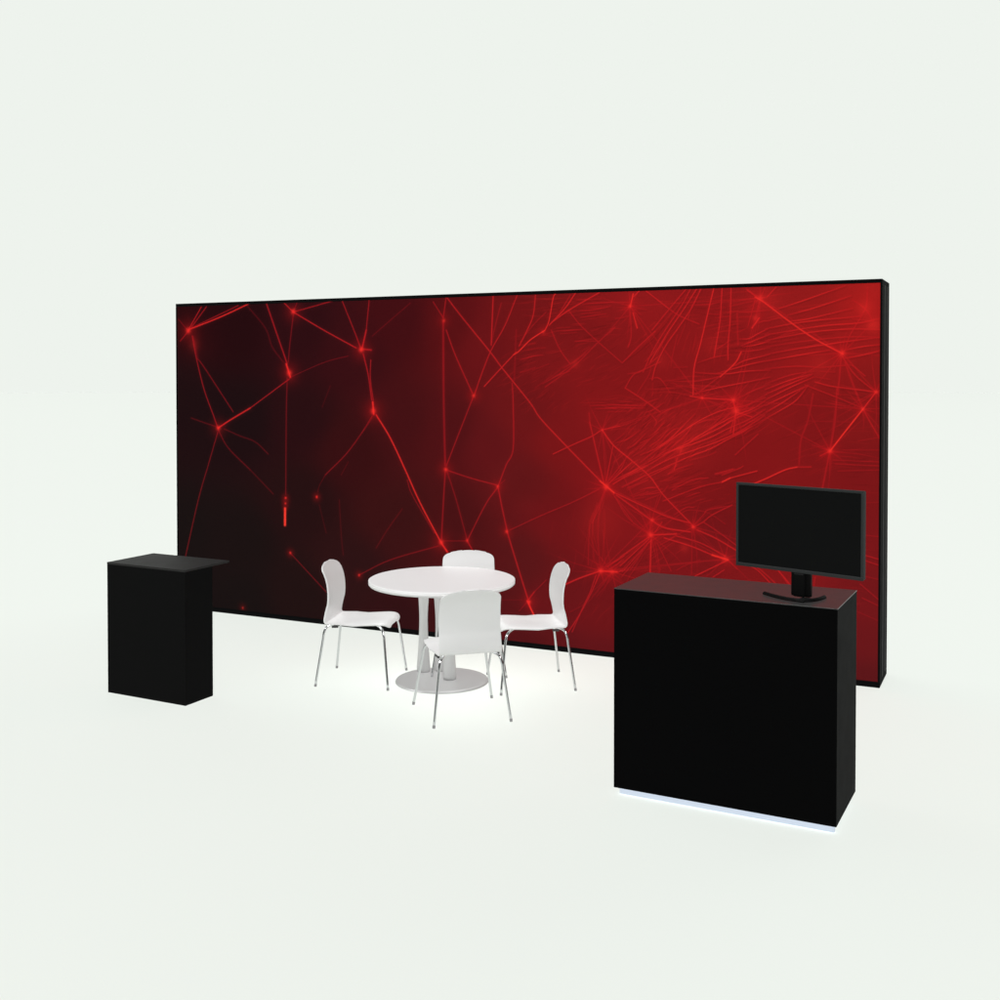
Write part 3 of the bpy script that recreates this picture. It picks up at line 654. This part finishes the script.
nt.links.new(at.outputs['Color'], nt.nodes['Principled BSDF'].inputs['Base Color'])
me.materials.append(pm)
gp = bpy.data.objects.new('graphic_panel', me); COL.objects.link(gp); gp.parent = wall

# ------------------------------------------------------------------ counters
cy = -.477; CW, CD, CH, CZ = 1.141, .5239, 1.087, .035
counter = thing('reception_counter', 'large black counter with a glowing white light strip along its foot, carrying the monitor', 'counter',
                (1.6126 - CW * math.cos(cy), 5.2923 - CW * math.sin(cy), 0), cy)
b = bmesh.new(); box(b, (0, 0, CZ), (CW, CD, CH - .0042), .0); build('cabinet', b, M['laminate'], counter)
b = bmesh.new(); box(b, (-.0008, -.0008, CH - .004), (CW + .0008, CD + .0008, CH), .0005); build('countertop', b, M['worktop_lit'], counter)
b = bmesh.new(); box(b, (.026, .013, .0), (CW - .010, .033, CZ - .001), .007); build('light_strip', b, M['led'], counter)
b = bmesh.new(); box(b, (.05, .034, .0), (CW - .045, CD - .04, CZ - .001), .002); build('plinth', b, M['led'], counter)

py_ = -.4734; PW, PD, PDT, PH = .7081, .2669, .4379, .908
ped = thing('display_pedestal', 'smaller plain black pedestal with an overhanging top, at the dark end of the wall', 'pedestal',
            (-2.0957 - PW * math.cos(py_), 7.3733 - PW * math.sin(py_), 0), py_)
b = bmesh.new(); box(b, (0, 0, .0), (PW, PD, PH - .0141), .0); build('cabinet', b, M['pedestal_board'], ped)
b = bmesh.new(); box(b, (-.001, -.001, PH - .014), (PW + .001, PDT, PH), .0006); build('top_panel', b, M['pedestal_top_lit'], ped)

# ------------------------------------------------------------------ monitor
my = -.73
mon = thing('monitor', 'wide flat black computer monitor, switched off, standing on the black counter', 'monitor', (1.475, 5.5, CH + .0004), my)
MW, MH = .682, .429; zc = 1.438 - CH
b = bmesh.new(); box(b, (-MW / 2 + .002, .004, zc - MH / 2 + .002), (MW / 2 - .002, .03, zc + MH / 2 - .002), .004); build('housing', b, M['bezel'], mon)
t_ = .0125
b = bmesh.new()
for lo, hi in (((-MW / 2, -.006, zc - MH / 2), (MW / 2, .003, zc - MH / 2 + t_ + .004)), ((-MW / 2, -.006, zc + MH / 2 - t_), (MW / 2, .003, zc + MH / 2)),
               ((-MW / 2, -.006, zc - MH / 2 + t_ + .0045), (-MW / 2 + t_, .003, zc + MH / 2 - t_ - .0005)), ((MW / 2 - t_, -.006, zc - MH / 2 + t_ + .0045), (MW / 2, .003, zc + MH / 2 - t_ - .0005))):
    box(b, lo, hi, .0015)
build('bezel', b, M['bezel'], mon)
b = bmesh.new(); box(b, (-MW / 2 + t_ + .0005, -.002, zc - MH / 2 + t_ + .005), (MW / 2 - t_ - .0005, .0025, zc + MH / 2 - t_ - .001)); build('screen', b, M['screen'], mon)
inv = Matrix.Rotation(-my, 4, 'Z')
def loc(x, y, z): return inv @ Vector((x - 1.475, y - 5.5, z))
bm = bmesh.new()
box(bm, (-.052, .031, .012), (.052, .062, zc - .02), .008); nk = build('neck', bm, M['stand'], mon)
bm = bmesh.new(); box(bm, (-.03, .010, .014), (.03, .0305, .13), .006); build('neck_cover', bm, M['stand'], nk)
bm = bmesh.new()
pl, pc, pr_ = loc(1.344, 5.645, .008), loc(1.473, 5.452, .008), loc(1.626, 5.545, .008)
ctl = 2 * pc - .5 * (pl + pr_)
arc = [pl * (1 - s) ** 2 + ctl * 2 * s * (1 - s) + pr_ * s * s for s in [k / 40 for k in range(41)]]
tube(bm, arc, [.0125 * (1 - .18 * abs(k - 20) / 20) for k in range(41)], 14, .55)
for v in bm.verts: v.co.z = .001 + (v.co.z - .001) * .95 if v.co.z > .001 else .001
fp = loc(1.473, 5.445, 0); box(bm, tuple(fp + Vector((-.026, -.012, .001))), tuple(fp + Vector((.026, .085, .011))), .004)
build('base', bm, M['stand'], mon, smooth=False)

# ------------------------------------------------------------------ table
table = thing('round_table', 'round white pedestal table with a grey disc base between four white chairs', 'table', (-.418, 7.985, 0))
b = bmesh.new(); lathe(b, [(0, .7405), (0.5110, .7405), (0.5220, .7395), (0.5270, .7365), (0.5270, .7245), (0.5260, .7235)], 128)
lathe(b, [(0.5260, .7235), (.40, .7235), (0, .7235)], 128); top = build('tabletop', b, M['tabletop'], table)
b = bmesh.new(); lathe(b, [(0, .7225), (0.5230, .7225), (0.5265, .7215), (0.5265, .712), (0.5190, .704), (0.5060, .701), (0, .701)], 128); build('edge_band', b, M['edge'], top)
for tt in (top,):
    for p_ in tt.data.polygons: p_.use_smooth = False
b = bmesh.new(); lathe(b, [(0, .015), (.318, .015), (.330, .012), (.336, .004), (.336, .0), (0, 0)], 128); build('base_plate', b, M['baseplate'], table)
b = bmesh.new(); lathe(b, [(0, .7), (.16, .7), (.16, .688), (0, .688)], 48); build('top_plate', b, M['silver'], table)
def table_leg(ax, ay, bx, by):
    b = bmesh.new(); pts = []; rr = []
    for k in range(25):
        t = k / 24
        pts.append((ax + (bx - ax) * t, ay + (by - ay) * t, .0152 + t * (.687 - .0152)))
        r = .053 - .022 * math.sin(min(t / .62, 1) * math.pi / 2) if t < .62 else .031 + .013 * ((t - .62) / .38) ** 1.3
        if k == 0: r = .046
        rr.append(r)
    tube(b, pts, rr, 24)
    lg = build('leg', b, M['silver'], table, smooth=True)
    return lg
for q in LEGS: table_leg(*q)

# ------------------------------------------------------------------ chairs (local +x is the way the chair faces)
def shell_mesh():
    prof = catmull([(.238, 0, .418), (.232, 0, .436), (.212, 0, .449), (.17, 0, .454), (.09, 0, .450), (0, 0, .443), (-.09, 0, .439), (-.165, 0, .438), (-.200, 0, .438),
                    (-.216, 0, .444), (-.221, 0, .468), (-.214, 0, .53), (-.205, 0, .58), (-.202, 0, .63), (-.206, 0, .69), (-.217, 0, .745), (-.236, 0, .795), (-.255, 0, .832), (-.265, 0, .852)], 6)
    L = [0]
    for a, c in zip(prof, prof[1:]): L.append(L[-1] + (c - a).length)
    T = L[-1]; NT = 28
    bm = bmesh.new(); rows = []
    # resample finer towards both ends for round corners
    ss = sorted(set([T * k / 90 for k in range(91)] + [.11 * (1 - math.cos(math.pi / 2 * k / 12)) for k in range(13)] + [T - .09 * (1 - math.cos(math.pi / 2 * k / 14)) for k in range(15)]))
    for s in ss:
        i = max(j for j in range(len(L)) if L[j] <= s + 1e-9); i = min(i, len(prof) - 2)
        f = (s - L[i]) / (L[i + 1] - L[i]); c = prof[i].lerp(prof[i + 1], f)
        u = s / T
        W = np.interp(u, [0, .12, .3, .44, .52, .58, .68, .8, .92, 1], [.205, .222, .222, .212, .205, .203, .201, .201, .197, .190])
        d0, d1 = s, T - s
        if d0 < .09: W -= .09 - math.sqrt(max(.09 ** 2 - (.09 - d0) ** 2, 0))
        if d1 < .062:
            q = .062 - d1; W = W - (.082 - .082 * math.sqrt(max(1 - (q / .062) ** 2, 0)))
        row = []
        seat = max(0, min(1, (.40 - u) / .1)); back = max(0, min(1, (u - .55) / .12))
        for k in range(NT + 1):
            t = -1 + 2 * k / NT; w = t * W; e = abs(t) ** 2.4
            x = c.x + back * .010 * e
            z = c.z + seat * (.008 * abs(t) ** 2 - .018 * abs(t) ** 4)
            if d1 < .08: z -= .014 * abs(t) ** 2 * (1 - d1 / .08)
            row.append(bm.verts.new((x, w, z)))
        rows.append(row)
    for a, c in zip(rows, rows[1:]):
        for k in range(NT): bm.faces.new((a[k], a[k + 1], c[k + 1], c[k]))
    bmesh.ops.remove_doubles(bm, verts=bm.verts[:], dist=1e-5)
    return bm

def make_chair(label, loc_, rz):
    t = thing('chair', label, 'chair', loc_, rz, 'white shell chairs around the table')
    sh = build('shell', shell_mesh(), M['plastic'], t, smooth=True)
    md = sh.modifiers.new('thickness', 'SOLIDIFY'); md.thickness = .010; md.offset = 0
    bv = sh.modifiers.new('round', 'BEVEL'); bv.width = .003; bv.segments = 2; bv.limit_method = 'ANGLE'; bv.angle_limit = R(50)
    for sx in (-1, 1):
        for sy in (-1, 1):
            if sx < 0: pts = [(-.272, sy * .252, .004), (-.232, sy * .213, .30), (-.222, sy * .203, .375), (-.205, sy * .188, .412), (-.165, sy * .155, .427), (-.10, sy * .105, .4285), (-.05, sy * .07, .4285)]
            else: pts = [(.262, sy * .272, .004), (.226, sy * .223, .30), (.216, sy * .212, .372), (.198, sy * .194, .410), (.155, sy * .158, .430), (.09, sy * .105, .4345), (.04, sy * .07, .4345)]
            c = catmull(pts, 8)
            b = bmesh.new(); tube(b, c, .0085, 12); lg = build('leg', b, M['chrome'], t, smooth=True)
            b = bmesh.new(); d = (c[8] - c[0]).normalized(); tube(b, [c[0] - Vector((0, 0, .004)), c[0] + d * .014], .0095, 12); build('foot_cap', b, M['glide'], lg, smooth=False)
    for sy in (-1, 1):
        b = bmesh.new(); tube(b, [(-.165, sy * .197, .417), (-.120, sy * .200, .420)], .0085, 10); build('bumper', b, M['rubber'], t)
    b = bmesh.new(); box(b, (-.11, -.11, .4255), (.10, .11, .4325), .002); build('seat_bracket', b, M['chrome'], t)
    return t

c0 = make_chair('white shell chair left of the table, seen in profile facing right', *CH_POS[0])
for (l_, rz), lab in zip(CH_POS[1:], (
        'white shell chair nearest the viewer, showing only its back, in front of the table',
        'white shell chair right of the table, seen in profile facing left',
        'white shell chair behind the table, mostly hidden, its arched back rising over the tabletop')):
    copy_thing(c0, l_, rz, lab)

# ------------------------------------------------------------------ light
w = bpy.data.worlds.new('World'); scene.world = w; w.use_nodes = True
nt = w.node_tree; bg = nt.nodes['Background']
tc = nt.nodes.new('ShaderNodeTexCoord'); sp = nt.nodes.new('ShaderNodeSeparateXYZ'); nt.links.new(tc.outputs['Generated'], sp.inputs[0])
def ramp(sock, a, b_):
    m = nt.nodes.new('ShaderNodeMapRange'); m.interpolation_type = 'SMOOTHSTEP'; m.inputs['From Min'].default_value = a; m.inputs['From Max'].default_value = b_
    nt.links.new(sock, m.inputs['Value']); return m.outputs['Result']
up = ramp(sp.outputs['Z'], .60, .48)                                # added bright world band behind the stand, dimmed above to limit ambient light
fw = ramp(sp.outputs['Y'], .25, .55)                                # and dimmed behind the camera to keep black fronts dark
mu = nt.nodes.new('ShaderNodeMath'); mu.operation = 'MULTIPLY'; nt.links.new(up, mu.inputs[0]); nt.links.new(fw, mu.inputs[1])
mx = nt.nodes.new('ShaderNodeMix'); mx.data_type = 'RGBA'; nt.links.new(mu.outputs[0], mx.inputs['Factor'])
mx.inputs['A'].default_value = (*[WORLD_DIM] * 3, 1); mx.inputs['B'].default_value = (*lin((238, 243, 237)), 1)
nt.links.new(mx.outputs['Result'], bg.inputs['Color']); bg.inputs['Strength'].default_value = 1.

def lamp(name, az, el, E, size, dist=4000., shadow=False, target=(0, 7, 0)):
    """added area lamp with no fixture in the scene; az clockwise from straight ahead, E is the irradiance / pi it gives a surface facing it"""
    l = bpy.data.lights.new(name, 'AREA'); l.shape = 'DISK'; l.size = size
    l.energy = E * math.pi * math.pi * dist * dist
    d = Vector((math.sin(R(az)) * math.cos(R(el)), math.cos(R(az)) * math.cos(R(el)), math.sin(R(el))))
    o = bpy.data.objects.new(name, l); COL.objects.link(o)
    o.location = Vector(target) + d * dist
    o.rotation_euler = d.to_track_quat('Z', 'Y').to_euler()
    l.use_shadow = shadow
    try: l.cycles.cast_shadow = shadow
    except Exception: pass
    return o
for a_ in LAMPS: lamp(*a_[:5], **a_[5])

# ------------------------------------------------------------------ camera
cam = bpy.data.cameras.new('camera'); co_ = bpy.data.objects.new('camera', cam); COL.objects.link(co_)
cam.sensor_width = 36; cam.lens = 36 * 1.1125; cam.shift_y = -.1021; cam.clip_end = 2000
co_.location = (0, 0, 2.2); co_.rotation_euler = (R(90) - .0198, 0, 0)
scene.camera = co_
scene.render.resolution_x = scene.render.resolution_y = 1024
vs = scene.view_settings; vs.view_transform = 'Standard'; vs.look = 'None'; vs.exposure = 0; vs.gamma = 1; vs.use_curve_mapping = False
